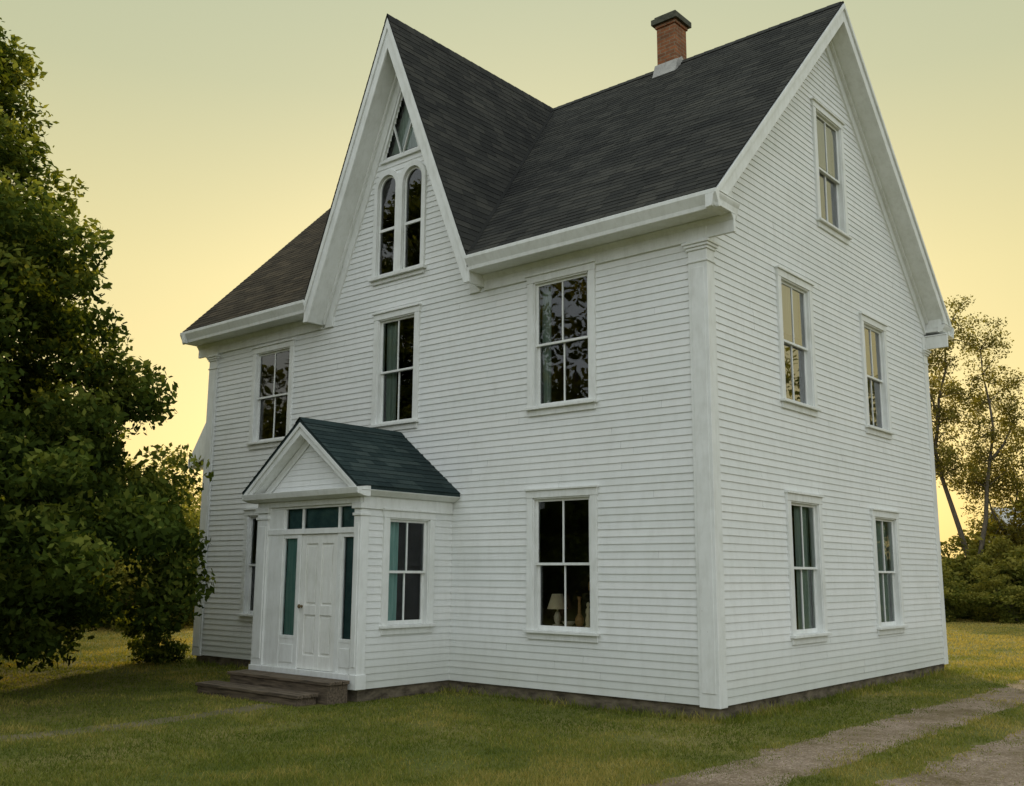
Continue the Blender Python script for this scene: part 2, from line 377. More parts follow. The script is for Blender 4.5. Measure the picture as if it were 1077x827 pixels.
for sg in (1,-1):
    def Xp(l): return [(CX+sg*a,b) for a,b in l]
    ln=lambda a,o: (a,RZ-o-SB*a)
    t.prism(Xp([ln(0,.04),ln(HB-.01,.04),(HB+.03,6.05),((RZ-.62-6.05)/SB,6.05),ln(0,.62)]),'y',-.44,-.40)
    t.prism(Xp([ln(0,.05),ln(HB-.01,.05),ln(HB-.01,.25),ln(0,.25)]),'y',-.465,-.442)
    t.prism(Xp([ln(0,.52),ln(1.95,.52),ln(1.95,.57),ln(0,.57)]),'y',-.398,.01)
    t.prism(Xp([ln(0,.572),ln(1.93,.572),(1.93-.02,6.0),(1.70,6.0),ln(1.70,1.05),ln(0,1.05)]),'y',-.045,0)
    t.prism(Xp([ln(0,.572),ln(1.90,.572),ln(1.90,.70),ln(0,.70)]),'y',-.10,-.047)
    t.box(CX+sg*1.95,CX+sg*(HB-.02),-.398,0,6.06,6.5)
t.obj('rake_board',[TRIM],house,bevel=.004)
# corner pilasters
def pil(t,x0,x1,y0,y1):
    t.box(x0,x1,y0,y1,-.02,5.90)
    t.box(x0+.045,x1-.045,y0-.010,y1+.010,.15,5.62)
    for i,(a,z0,z1) in enumerate(((.015,5.69,5.72),(.02,5.86,5.90),(.04,5.90,5.94),(.06,5.94,5.975))):
        t.box(x0-a,x1+a,y0-a,y1+a,z0,z1)
    t.box(x0-.01,x1+.01,y0-.01,y1+.01,5.975,6.238)
for a in ((-.26,.028,-.042,.16),(X0-.03,X0+.25,-.042,.16),(-.24,.028,W-.16,W+.042),(X0-.03,X0+.25,W-.16,W+.042)):
    t=MB(); pil(t,*a); t.obj('corner_pilaster',[TRIM],house,bevel=.005)
# ---- windows
def window(w,h,loc,rz,parent,curt='sides',cols=2,label=None,glass=None):
    e=empty('window',loc,parent,rz)
    if label: e['label']=label
    c=.11; hw=w/2
    f=MB()
    f.box(-hw,-hw+c,-.045,.01,.09,h-.13); f.box(hw-c,hw,-.045,.01,.09,h-.13)
    f.box(-hw-.01,hw+.01,-.05,.01,h-.13,h-.025); f.box(-hw-.03,hw+.03,-.078,.01,h-.025,h+.005)
    f.box(-hw+c-.001,-hw+c+.02,-.03,.12,.07,h-.13); f.box(hw-c-.02,hw-c+.001,-.03,.12,.07,h-.13)
    f.box(-hw+c,hw-c,-.03,.12,h-.15,h-.128)
    f.obj('frame',[TRIM],e,bevel=.003)
    s=MB(); s.box(-hw-.025,hw+.025,-.09,.12,.05,.092); s.box(-hw+.01,hw-.01,-.038,.01,-.04,.049)
    s.obj('sill',[TRIM],e,bevel=.004)
    a0,a1=-hw+c+.02,hw-c-.02; z0,z1=.092,h-.15; zm=(z0+z1)/2
    s=MB(); g=MB()
    for (b0,b1,yy) in ((z0,zm+.02,.055),(zm-.02,z1,.015)):
        y0,y1=yy,yy+.035; st=.042
        s.box(a0,a0+st,y0,y1,b0,b1); s.box(a1-st,a1,y0,y1,b0,b1)
        s.box(a0+st,a1-st,y0+.001,y1-.001,b0,b0+(.06 if b0==z0 else .035)); s.box(a0+st,a1-st,y0+.001,y1-.001,b1-.035,b1)
        for k in range(1,cols):
            xc=a0+(a1-a0)*k/cols; s.box(xc-.012,xc+.012,y0+.004,y1-.004,b0+.035,b1-.035)
        for k in range(cols):
            xa_=a0+(a1-a0)*k/cols+.005; xb_=a0+(a1-a0)*(k+1)/cols-.005
            yg=yy+.018; tl=random.uniform(-.004,.004); t2_=random.uniform(-.004,.004)
            g.add([(xa_,yg,b0+.03),(xb_,yg+tl,b0+.03),(xb_,yg+tl+t2_,b1-.03),(xa_,yg+t2_,b1-.03)],[(0,1,2,3)])
    s.obj('sash',[TRIM],e,bevel=.002); g.obj('pane',[glass or GLASS],e,False)
    if curt:
        q=MB(); mt=CURT
        def drape(xa,xb,za,zb,ph,amp=1.):
            n=22; top=[];bot=[]
            for i in range(n+1):
                k=i/n; x=xa+(xb-xa)*k; yy=.15+amp*(.018*math.sin(k*(xb-xa)*70+ph)+.008*math.sin(k*31+ph))
                top.append((x,yy,zb)); bot.append((x+.02*math.sin(ph+k*3)*amp,yy+.01,za))
            q.add(bot+top,[(i,i+1,n+2+i,n+1+i) for i in range(n)])
        ww=a1-a0
        if curt=='sides': drape(a0-.02,a0+ww*.20,.1,z1+.03,1); drape(a1-ww*.15,a1+.02,.1,z1+.03,2.2)
        if curt=='left': drape(a0-.02,a0+ww*.30,.1,z1+.03,1)
        if curt=='narrow': drape(a0-.02,a0+ww*.17,.1,z1+.03,1)
        if curt=='top': drape(a0-.02,a1+.02,zm+.2,z1+.03,1,.15); mt=BLIND  # pale yellow sheet filling the upper sash only
        if curt=='rightlow': drape(a1-ww*.45,a1+.02,.1,z1+.03,.4)
        if curt=='teal': drape(a0-.02,a0+ww*.42,.1,z1+.03,.4); mt=TEALREF  # teal sheet added behind the panes to imitate their bluish reflections
        q.obj('blind_or_reflection' if mt==BLIND else 'curtain_or_reflection',[mt],e,False,smooth=True)
    return e
cur=['narrow',None,'left',None,'sides']
for i,(a,b,c,d) in enumerate(front_w): window(b-a,d-c-.04,((a+b)/2,0,c+.05-.02),0,house,cur[i])
cur=['top',None,'rightlow','rightlow','top']
for i,(a,b,c,d) in enumerate(side_w): window(b-a,d-c-.04,(0,(a+b)/2,c+.05-.02),math.pi/2,house,cur[i],glass=GLASSR if i in (0,1,4) else GLASS)
# ---- arched twin window
e=empty('window',(-5.97,0,6.6),house); e['label']='tall twin window with two round arched heads'
f=MB(); s=MB(); g=MB()
z=zs-6.6
for cc in (-.325,.325):
    for sgn in (-1,1):
        x_in=cc+sgn*.235; x_out=cc+sgn*.325
        if abs(x_out)>.1: f.box(x_in,x_out,-.05,.01,.10,z)
    n=16
    for (mb,r0,r1,y0,y1) in ((f,.235,.327,-.05,.01),(s,.2,.234,.01,.045)):
        vs=[];fs=[]
        for i in range(n+1):
            a=math.pi*i/n
            for r in (r0,r1):
                for yy in (y0,y1): vs.append((cc+r*math.cos(a),yy,z+r*math.sin(a)*1.08))
        for i in range(n):
            o=i*4; p=o+4
            fs+=[(o,o+2,p+2,p),(o+1,p+1,p+3,o+3),(o,p,p+1,o+1),(o+2,o+3,p+3,p+2)]
        mb.add(vs,fs)
    s.box(cc-.234,cc-.20,.01,.045,.10,z); s.box(cc+.20,cc+.234,.01,.045,.10,z)
    s.box(cc-.20,cc+.20,.011,.044,.10,.16); s.box(cc-.20,cc+.20,.005,.044,.93,.98)
    pts=[(cc-.21,.03,.12),(cc+.21,.03,.12)]+[(cc+.21*math.cos(math.pi*i/n),.03,z+.22*math.sin(math.pi*i/n)) for i in range(n+1)]
    g.add(pts,[tuple(range(len(pts)))])
f.box(-.088,.088,-.055,.01,.10,z+.05)
f.prism([(-.16,z+.22),(.16,z+.22),(.0,z-.02)],'y',-.044,.005)
f.obj('frame',[TRIM],e,bevel=.003)
f=MB(); f.box(-.69,.69,-.10,.02,.04,.10); f.box(-.64,.64,-.045,.01,-.03,.04); f.obj('sill',[TRIM],e,bevel=.004)
s.obj('sash',[TRIM],e); g.obj('pane',[GLASS],e,False)
# ---- triangular window
e=empty('window',(-5.96,0,8.80),house); e['label']='small pointed triangular attic window with slanted bars'
f=MB(); H=1.42; B=.52
f.prism([(-B,0),(B,0),(B-.03,.05),(-B+.03,.05)],'y',-.05,.01)
for sg in (1,-1):
    f.prism([(sg*B,0.002),(0,H),(0,H-.13),(sg*(B-.048),.005)],'y',-.052,.01)
f.obj('frame',[TRIM],e)
s=MB(); 
for sg in (1,-1):
    s.prism([(sg*.002,.055),(sg*.022,.055),(sg*.245,.66),(sg*.235,.69)],'y',-.018+.002*sg,.016)
s.obj('sash',[TRIM],e)
g=MB(); g.add([(-B+.04,.02,.03),(B-.04,.02,.03),(0,.02,H-.1)],[(0,1,2)]); g.obj('pane',[GLASS],e,False)
q=MB(); q.add([(-B+.1,.12,.2),(B-.1,.12,.2),(0,.12,H-.12)],[(0,1,2)]); q.obj('curtain_or_reflection',[CURT],e,False)  # pale sheet added behind the glass to imitate its reflection

# ------------------------------------------------------------------ vestibule
ves=empty('vestibule',(0,0,0),house)
VX0,VX1,VY=-7.0,-4.6,-1.85; VC=-5.80; VS=.77; VR=3.88
w=MB()
courses(w,lambda u,v,n:(VX1+n,u,v),0,2.72,.100,.0155,lambda z:(VY,0),lambda z:[(-1.39,-.47)] if .80<z<2.44 else [])
w.obj('wall',[SID],ves,False)
w=MB(); courses(w,lambda u,v,n:(VX0-n,u,v),0,2.72,.100,.0155,lambda z:(VY,0)); w.obj('wall',[SID],ves,False)
w=MB(); w.box(VX0+.04,VX0+.06,VY+.14,-.04,.12,2.7); w.box(VX0+.07,VX1-.06,VY+.10,-.02,2.66,2.70); w.box(VX0+.3,VX1-.14,VY+.10,VY+.12,.13,2.65)
w.obj('added_shade_lining',[INT],ves)  # dark panels added so the vestibule looks unlit through its glass
w=MB(); courses(w,lambda u,v,n:(u,VY-n,v),2.80,3.75,.085,.013,lambda z:(VC-(VR-.12-z)/VS,VC+(VR-.12-z)/VS) if z<VR-.13 else None)
w.obj('gable_wall',[SID],ves,False)
r=MB(); HV=1.385; YF=-2.10; cV=1/math.sqrt(1+VS*VS); sV=VS*cV; SV=HV/cV; ev=VR-VS*HV
tb=dict(blen=(.26,.34),gap=.005,jit=.002,top=.001)
courses(r,lambda u,v,n:(VC+HV-v*cV+n*sV,u,ev+v*sV+n*cV),0,SV,.12,.010,lambda v:(YF,-.005),**tb)
courses(r,lambda u,v,n:(VC-HV+v*cV-n*sV,u,ev+v*sV+n*cV),0,SV,.12,.010,lambda v:(YF,-.005),**tb)
for sg in (1,-1):
    r.slab([(VC,YF+.01,VR-.01),(VC,-.01,VR-.01),(VC+sg*(HV-.01),-.01,ev-.005),(VC+sg*(HV-.01),YF+.01,ev-.005)],(0,0,-.045))
    r.add([(VC,YF-.005,VR+.025),(VC,-.01,VR+.025),(VC+sg*.11,-.01,VR+.02-.11*VS),(VC+sg*.11,YF-.005,VR+.02-.11*VS)],[(0,1,2,3)],0,.3)
r.obj('roof',[SHP],ves,False)
t=MB()
for sg in (1,-1):
    def Xp(l): return [(VC+sg*a,b) for a,b in l]
    t.prism(Xp([(0,VR-.06),(HV-.02,ev-.045),(HV-.02,ev-.10),(HV-.09,ev-.12),(0,VR-.24)]),'y',YF+.03,YF+.075)
    t.prism(Xp([(0,VR-.055),(HV,ev-.05),(HV,ev-.12),(0,VR-.125)]),'y',YF+.005,YF+.028)
    t.prism(Xp([(0,VR-.20),(HV-.1,ev-.10),(HV-.1,ev-.12),(0,VR-.22)]),'y',YF+.077,VY)
    t.prism(Xp([(0,VR-.222),(HV-.2,ev-.222+.2*VS),(HV-.2,ev-.36+.2*VS),(0,VR-.36)]),'y',VY-.035,VY-.017)
    xa,xb=VC+sg*(HV-.10),VC+sg*(HV+.005)
    xw=VX1 if sg>0 else VX0
    t.prism([(xw,ev-.13),(xa,ev-.13),(xb,ev-.06),(xb,ev-.052),(xw,ev-.052)],'y',YF+.08,-.02)
    t.box(xw,xw+sg*.035,VY,-.02,2.50,ev-.132)
t.prism([(YF+.02,2.70),(YF+.0,2.75),(YF-.012,2.785),(VY,2.82),(VY,2.66),(VY-.13,2.67)],'x',VC-HV+.005,VC+HV-.005)
t.box(VX0-.02,VX1+.02,VY-.05,VY+.08,2.58,2.66)
t.obj('cornice',[TRIM],ves,bevel=.003)
for (x0,x1) in ((VX0-.03,VX0+.24),(VX1-.12,VX1+.03)):
    t=MB(); t.box(x0,x1,VY-.035,VY+.12,.05,2.50); t.box(x0-.02,x1+.02,VY-.055,VY+.13,.0,.20)
    t.box(x0-.02,x1+.02,VY-.055,VY+.13,2.40,2.44); t.box(x0-.03,x1+.03,VY-.065,VY+.13,2.50,2.58)
    t.box(x0+.04,x1-.04,VY-.045,VY-.03,.3,2.3)
    t.obj('pilaster',[TRIM],ves,bevel=.004)
t=MB()
GL=(-6.36,-6.05); GR=(-4.98,-4.76); DX=(-5.94,-5.10)
def post(a,b,z0=.2,z1=2.58,d=0): t.box(a,b,VY-.01-d,VY+.07,z0,z1)
post(VX0+.24,GL[0]-.03); post(GL[1]+.03,DX[0]-.005,z1=2.16); post(DX[1]+.005,GR[0]-.03,z1=2.16,d=.002); post(GR[1]+.03,VX1-.12)
t.box(VX0+.24,VX1-.12,VY-.025,VY+.08,2.16,2.24)
t.box(VX0+.24,VX1-.12,VY-.012,VY+.08,2.545,2.579)
t.box(VX0+.22,VX1-.1,VY-.06,VY+.1,.12,.20)
for a,b in (GL,GR):
    t.box(a-.03,b+.03,VY+.0,VY+.05,.2,.62); t.box(a,b,VY-.012,VY+.0,.28,.54)
    t.box(a-.03,b+.03,VY-.005,VY+.05,.62,.67); t.box(a-.03,b+.03,VY-.003,VY+.05,2.10,2.16)
    t.box(a-.03,a,VY+.001,VY+.05,.67,2.1); t.box(b,b+.03,VY+.001,VY+.05,.67,2.1)
for x in (GL[0]-.01,DX[0]+.0,DX[1]-.0,GR[1]+.01): t.box(x-.02,x+.02,VY+.005,VY+.05,2.24,2.545)
t.obj('door_frame',[TRIM],ves,bevel=.003)
for a,b in (GL,GR):
    g=MB(); g.add([(a,VY+.03,.66),(b,VY+.03,.66),(b,VY+.03,2.12),(a,VY+.03,2.12)],[(0,1,2,3)])
    g.obj('sidelight',[GLASS],ves,False)
g=MB(); g.add([(GL[0]-.03,VY+.03,2.23),(GR[1]+.03,VY+.03,2.23),(GR[1]+.03,VY+.03,2.555),(GL[0]-.03,VY+.03,2.555)],[(0,1,2,3)])
g.obj('transom',[GLASS],ves,False)
q=MB()
q.add([(GL[0]-.02,VY+.075,.6),(GL[1]+.02,VY+.075,.6),(GL[1]+.02,VY+.075,2.14),(GL[0]-.02,VY+.075,2.14)],[(0,1,2,3)])
q.obj('curtain_or_reflection',[TEALREF],ves,False)  # added sheet: teal reflection of the left sidelight put into its colour
q=MB()
q.add([(GR[0]-.02,VY+.075,.6),(GR[1]+.02,VY+.075,.6),(GR[1]+.02,VY+.075,2.14),(GR[0]-.02,VY+.075,2.14)],[(0,1,2,3)])
q.add([(GL[0]-.02,VY+.08,2.2),(GR[1]+.02,VY+.08,2.2),(GR[1]+.02,VY+.08,2.57),(GL[0]-.02,VY+.08,2.57)],[(0,1,2,3)])
q.obj('blind_or_reflection',[TEALD],ves,False)  # added sheets: dark teal reflections of right sidelight and transom, as colour
q=MB(); q.box(VX0+.05,VX1-.05,VY+.1,-.05,.0,.12); q.obj('floor',[INT],ves)
# door
dr=MB(); zb,zt=.205,2.155; x0,x1=DX
dr.box(x0,x1,VY+.035,VY+.06,zb,zt)
xm=(x0+x1)/2
st=.11
dr.box(x0,x0+st,VY+.012,VY+.036,zb,zt); dr.box(x1-st,x1,VY+.012,VY+.036,zb,zt); dr.box(xm-.05,xm+.05,VY+.012,VY+.036,zb,zt)
for z0,z1 in ((zb,zb+.2),(.98,1.12),(zt-.14,zt)):
    dr.box(x0+st,xm-.05,VY+.0125,VY+.036,z0,z1); dr.box(xm+.05,x1-st,VY+.0125,VY+.036,z0,z1)
for a,b in ((x0+st,xm-.05),(xm+.05,x1-st)):
    for z0,z1 in ((zb+.2,.98),(1.12,zt-.14)):
        dr.box(a+.035,b-.035,VY+.02,VY+.036,z0+.035,z1-.035)
door=dr.obj('door',[DOORM],ves,bevel=.004)
kn=MB(); kn.lathe([(0,-.0),(.02,0),(.022,.01),(.012,.02),(.012,.035),(.03,.045),(.032,.06),(.02,.072),(0,.075)],(0,0,0),0,12)
ko=kn.obj('handle',[BRASS],door,smooth=True); ko.location=(x0+.055,VY+.012,1.10); ko.rotation_euler=(math.pi/2,0,0)
window(1.04,1.76,(VX1,-.93,.76),math.pi/2,house,'teal',2,glass=m_glass('thin_window_glass',1.45))
# steps
stp=empty('doorstep',(-5.9,-2.2,GZ))
meta(stp,'worn dark wooden entry steps before the white front door','steps')
def S(mb,*a): mb.box(a[0]+5.9,a[1]+5.9,a[2]+2.2,a[3]+2.2,a[4]-GZ,a[5]-GZ)
for (xa,xb,ya,yb,zt) in ((-6.98,-4.62,-2.33,-1.95,.13),(-7.22,-4.80,-2.72,-2.345,-.02)):
    b=MB(); n=3; dw=(yb-ya)/n
    for i in range(n): S(b,xa+random.uniform(-.015,.015),xb+random.uniform(-.015,.015),ya+i*dw+.005,ya+(i+1)*dw-.005,zt-.045,zt+random.uniform(-.005,.004))
    b.obj('tread',[WOODD],stp,bevel=.005)
    b=MB(); S(b,xa+.04,xb-.04,ya+.03,ya+.055,GZ-.05,zt-.052); S(b,xa+.04,xa+.08,ya+.056,yb,GZ-.05,zt-.052); S(b,xb-.08,xb-.04,ya+.056,yb,GZ-.05,zt-.052)
    b.obj('riser',[WOODD],stp,bevel=.004)
# side wing
wg=empty('side_wing',(0,0,0),house)
w=MB(); courses(w,lambda u,v,n:(u,1.2-n,v),0,5.6,EX,.017,lambda z:(-13.2 if z<4.2 else -13.2+(z-4.2)/1.35,X0))
courses(w,lambda u,v,n:(-13.2-n,u,v),0,4.2,EX,.017,lambda z:(1.2,4.6)); w.obj('wall',[SID],wg,False)
t=MB(); ln=lambda x,o:(x,4.10-o+(x+13.62)*1.35)
t.prism([ln(-13.62,0),ln(X0-.03,0),ln(X0-.03,.12),ln(-13.62,.12)],'y',.95,4.8,1)
t.prism([ln(-13.65,-.01),ln(X0-.03,-.01),ln(X0-.03,.95),ln(-12.92,.95),(-13.65,3.88)],'y',.90,.95,0)
t.box(-13.69,-13.62,.90,4.8,3.86,4.07,0); t.box(-13.62,-13.2,.95,4.8,3.88,3.91,0)
t.obj('roof',[TRIM,SHG],wg)

# ------------------------------------------------------------------ items behind the window
def thing(name,loc,label,cat): 
    e=empty(name,loc); meta(e,label,cat); return e
tb_=thing('side_table',(-2.42,.33,.08),'small wooden table standing inside behind the window','table')
b=MB(); b.box(-.5,.5,-.19,.2,.74,.78); b.obj('table_top',[OAK],tb_,bevel=.004)
for x in (-.45,.45):
    for y in (-.14,.16):
        b=MB(); b.box(x-.02,x+.02,y-.02,y+.02,0,.74); b.obj('leg',[OAK],tb_)
TZ=.861
lp=thing('table_lamp',(-2.72,.265,TZ),'small table lamp with warm pale shade on the table','lamp')
b=MB(); b.lathe([(0,0),(.07,0),(.075,.015),(.03,.03),(.05,.08),(.055,.13),(.03,.19),(.012,.21),(.012,.27)],(0,0,0)); b.obj('base',[CERAM],lp,smooth=True)
b=MB(); b.lathe([(.15,.24),(.08,.45),(.075,.45),(.145,.24)],(0,0,0)); b.obj('lamp_shade',[LAMPW],lp,smooth=True)
vz=thing('vase',(-2.30,.23,TZ),'slender brown ceramic vase on the table','vase')
b=MB(); b.lathe([(0,0),(.04,0),(.065,.06),(.06,.12),(.025,.18),(.02,.36),(.032,.42)],(0,0,0)); b.obj('body',[OAK],vz,smooth=True)
bw=thing('bowl',(-2.50,.24,TZ),'shallow pale ceramic bowl on the table','bowl')
b=MB(); b.lathe([(0,0),(.04,0),(.05,.01),(.10,.07),(.092,.07),(.045,.02),(0,.015)],(0,0,0)); b.obj('body',[CERAM],bw,smooth=True)
bw=thing('figurine',(-2.14,.22,TZ),'small warm pale standing figurine on the table','figurine')
b=MB(); b.lathe([(0,0),(.05,0),(.05,.02),(.035,.03),(.045,.10),(.03,.17),(.04,.21),(.035,.25),(.014,.275),(.028,.30),(.026,.33),(0,.35)],(0,0,0)); b.obj('body',[LAMPW],bw,smooth=True)
chx=thing('chair',(-2.22,.62,.08),'brown wooden chair standing inside behind the window','chair')
b=MB(); b.box(-.22,.22,-.05,.22,.42,.46); b.obj('seat',[OAK],chx,bevel=.01)
b=MB()
b.box(-.22,-.18,.05,.09,.46,1.35); b.box(.18,.22,.05,.09,.46,1.35)
b.prism([(-.24,1.28),(.24,1.28),(.24,1.40),(.12,1.48),(-.12,1.48),(-.24,1.40)],'y',.045,.095)
for i in range(4): b.box(-.13+i*.08,-.105+i*.08,.06,.08,.46,1.28)
b.obj('backrest',[OAK],chx,bevel=.004)
for x in (-.2,.2):
    for y in (-.03,.2):
        b=MB(); b.box(x-.018,x+.018,y-.018,y+.018,0,.42); b.obj('leg',[OAK],chx)

# ------------------------------------------------------------------ ground
CAM=np.array([6.3049,-11.3343,1.6])
def axis_pts(c,near,far,n1,n2):
    a=np.linspace(-near,near,n1); b=np.geomspace(near,far,n2)[1:]
    return np.concatenate([-b[::-1],a,b])+c
gx=axis_pts(-5,22,600,90,22); gy=axis_pts(5,26,600,90,22)
from mathutils import noise
def gh(x,y):
    return GZ+.025*noise.noise(Vector((x*.35,y*.35,0)))+.008*noise.noise(Vector((x*1.7,y*1.7,3)))
vs=[];
for y in gy:
    for x in gx: vs.append((x,y,gh(x,y)))
nx=len(gx); fs=[(j*nx+i,j*nx+i+1,(j+1)*nx+i+1,(j+1)*nx+i) for j in range(len(gy)-1) for i in range(nx-1)]
b=MB(); b.add(vs,fs); go=b.obj('ground',[m_ground()],None,False,smooth=True); go['kind']='structure'
def strip(name,pts,wd,mt,off,seed,wob=.10):
    n=len(pts); cols_=7; vs=[];fs=[]
    for i,(x,y) in enumerate(pts):
        j=min(i+1,n-1);k=max(i-1,0); dx,dy=pts[j][0]-pts[k][0],pts[j][1]-pts[k][1]; l=math.hypot(dx,dy); nxx,nyy=-dy/l,dx/l
        w0=wd/2+wob*(noise.noise(Vector((i*.31,seed,0)))+.6*noise.noise(Vector((i*.9,seed,5)))); w1=wd/2+wob*(noise.noise(Vector((i*.31,seed+9,0)))+.6*noise.noise(Vector((i*.9,seed+9,5))))
        for c in range(cols_):
            k=c/(cols_-1); o=-w0+(w0+w1)*k; px,py=x+nxx*o,y+nyy*o
            edge=-.012 if c in (0,cols_-1) else 0
            vs.append((px,py,gh(px,py)+off+edge))
    for i in range(n-1):
        for c in range(cols_-1): fs.append((i*cols_+c,i*cols_+c+1,(i+1)*cols_+c+1,(i+1)*cols_+c))
    b=MB(); b.add(vs,fs); o=b.obj(name,[mt],None,False,smooth=True); o['kind']='structure'; return o
GR_=m_gravel()
ys=np.arange(-16,60,.12)
T1,T2=1.84,3.68
def trk(x0): return [(x0+.10*math.sin(y*.12)+(0 if y<10 else -(y-10)**2*.004),y) for y in ys]
strip('driveway',trk(T1),1.04,GR_,.006,1,.14)
strip('driveway',trk(T2),1.90,GR_,.006,2,.14)
strip('path',[(-5.25-.25*math.sin((y+2.7)*.5),y) for y in np.arange(-14,-2.75,.12)],.50,PATHM,.005,3,.14)

# ------------------------------------------------------------------ fast meshes
def fast(name,verts,quads,var,mt,parent=None,tri=False):
    k=3 if tri else 4
    me=bpy.data.meshes.new(name); nf=len(quads)
    me.vertices.add(len(verts)); me.vertices.foreach_set('co',verts.astype(np.float32).ravel())
    me.loops.add(nf*k); me.loops.foreach_set('vertex_index',quads.astype(np.int32).ravel())
    me.polygons.add(nf); me.polygons.foreach_set('loop_start',np.arange(nf,dtype=np.int32)*k)
    try: me.polygons.foreach_set('loop_total',np.full(nf,k,dtype=np.int32))
    except Exception: pass
    me.update(calc_edges=True)
    at=me.attributes.new('var','FLOAT','FACE'); at.data.foreach_set('value',var.astype(np.float32))
    me.materials.append(mt)
    o=bpy.data.objects.new(name,me); col.objects.link(o)
    if parent: o.parent=parent
    return o
def unit(a): return a/np.maximum(1e-9,np.linalg.norm(a,axis=1,keepdims=True))
def leaves(c,L,Wd,out_bias,rg):
    n=len(c); nr=unit(rg.normal(size=(n,3))+out_bias); a=unit(np.cross(nr,rg.normal(size=(n,3)))); b=np.cross(nr,a)
    s=rg.uniform(.6,1.3,size=(n,1)); a=a*L*s*.5; b=b*Wd*s*.5
    v=np.stack([c-a,c+b-a*.1,c+a,c-b-a*.1],1).reshape(-1,3)
    return v,np.arange(4*n).reshape(n,4)
def tube(mb,pts,rs,seg=7):
    vs=[];fs=[]; pts=[Vector(p) for p in pts]
    for i,p in enumerate(pts):
        d=(pts[min(i+1,len(pts)-1)]-pts[max(i-1,0)]).normalized()
        u=d.cross(Vector((.3,.9,.1))).normalized(); w_=d.cross(u)
        for k in range(seg):
            a=2*math.pi*k/seg; vs.append(p+(u*math.cos(a)+w_*math.sin(a))*rs[i])
    for i in range(len(pts)-1):
        for k in range(seg): fs.append((i*seg+k,i*seg+(k+1)%seg,(i+1)*seg+(k+1)%seg,(i+1)*seg+k))
    mb.add(vs,fs)
def make_tree(name,prof,nc,nl,leaf,cr,tr,leafmat,seed,trunk_top,limbs=40,shell=.45,sparse=0.,flat=.7,bark=None,lean=.12,limbr=.36,boost=0.,lobe=1.,dome=.30):
    rg=np.random.default_rng(seed); rn=random.Random(seed)
    e=empty(name,(0,0,0))
    zz=np.array([p[0] for p in prof]); rr=np.array([p[1] for p in prof])
    wts=np.interp(np.linspace(zz[0],zz[-1],200),zz,rr)**1.3; wts/=wts.sum()
    zc=rg.choice(np.linspace(zz[0],zz[-1],200),size=nc,p=wts); R=np.interp(zc,zz,rr)
    th=rg.uniform(0,2*np.pi,nc); q=rg.uniform(shell**2,1,nc)**.5
    lob=1+lobe*(.08*np.sin(3*th+zc*1.3+seed)+.06*np.sin(5*th-zc*2.1))
    rad=np.maximum(0,R*q*lob-cr*.5)
    H=trunk_top; bx,by=rn.uniform(-lean,lean),rn.uniform(-lean,lean)
    bend=[(0,0,-.3)]+[(bx*i+rn.uniform(-.05,.05)*i**.5,by*i+rn.uniform(-.05,.05)*i**.5,H*i/6) for i in range(1,7)]
    cc=np.stack([rad*np.cos(th)+bx*6*zc/H,rad*np.sin(th)+by*6*zc/H,zc],1)+rg.normal(size=(nc,3))*cr*.25
    if sparse>0:
        keep=np.array([noise.noise(Vector(tuple(c*.45))+Vector((seed,0,0)))>-.35+sparse*.5 for c in cc]); cc=cc[keep]
    n=len(cc); cs=rg.uniform(.55,1.25,n)*cr; cv=rg.uniform(-.2,.2,n)
    cnt=(nl*cs**1.5/cr**1.5).astype(int); idx=np.repeat(np.arange(n),cnt)
    d=unit(rg.normal(size=(len(idx),3)))*rg.uniform(.15,1,(len(idx),1))**.6
    d[:,2]*=flat
    pos=cc[idx]+d*cs[idx][:,None]
    ob=unit(pos-np.array([0,0,zz.mean()]))*.7+np.array([0,0,.7])
    v,qd=leaves(pos,leaf,leaf*.55,ob,rg)
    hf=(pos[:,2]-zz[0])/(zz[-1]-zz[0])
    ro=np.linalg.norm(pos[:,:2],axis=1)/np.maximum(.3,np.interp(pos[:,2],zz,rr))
    var=np.clip(.05+boost+.30*np.clip(ro,0,1.2)+.28*hf+cv[idx]+rg.normal(size=len(idx))*.13+dome*d[:,2],0,1)  # inner shade and lit rim, crown top and clump tops painted into leaf tone
    fast('crown',v,qd,var,leafmat,e)
    mb=MB()
    tube(mb,bend,[tr*1.35]+[tr*(1-.14*i) for i in range(1,7)],9)
    order=rg.permutation(n)[:limbs]
    for k in order:
        p=cc[k]; t0=min(H*.95,max(H*.15,p[2]*rn.uniform(.35,.65))); i=t0/H*6; i0=int(i); fr=i-i0
        s0=Vector(bend[min(i0,6)]).lerp(Vector(bend[min(i0+1,6)]),fr) if i0>0 else Vector((0,0,t0))
        s0.z=t0; pe=Vector(p); pe=s0.lerp(pe,.9); m1=s0.lerp(pe,.35)+Vector((rn.uniform(-.3,.3),rn.uniform(-.3,.3),.25)); m2=s0.lerp(pe,.7)+Vector((rn.uniform(-.3,.3),rn.uniform(-.3,.3),.2))
        r0=tr*limbr*rn.uniform(.6,1); tube(mb,[s0,m1,m2,pe],[r0,r0*.65,r0*.4,r0*.12],5)
    mb.obj('trunk',[bark or BARK],e,False,smooth=True)
    return e
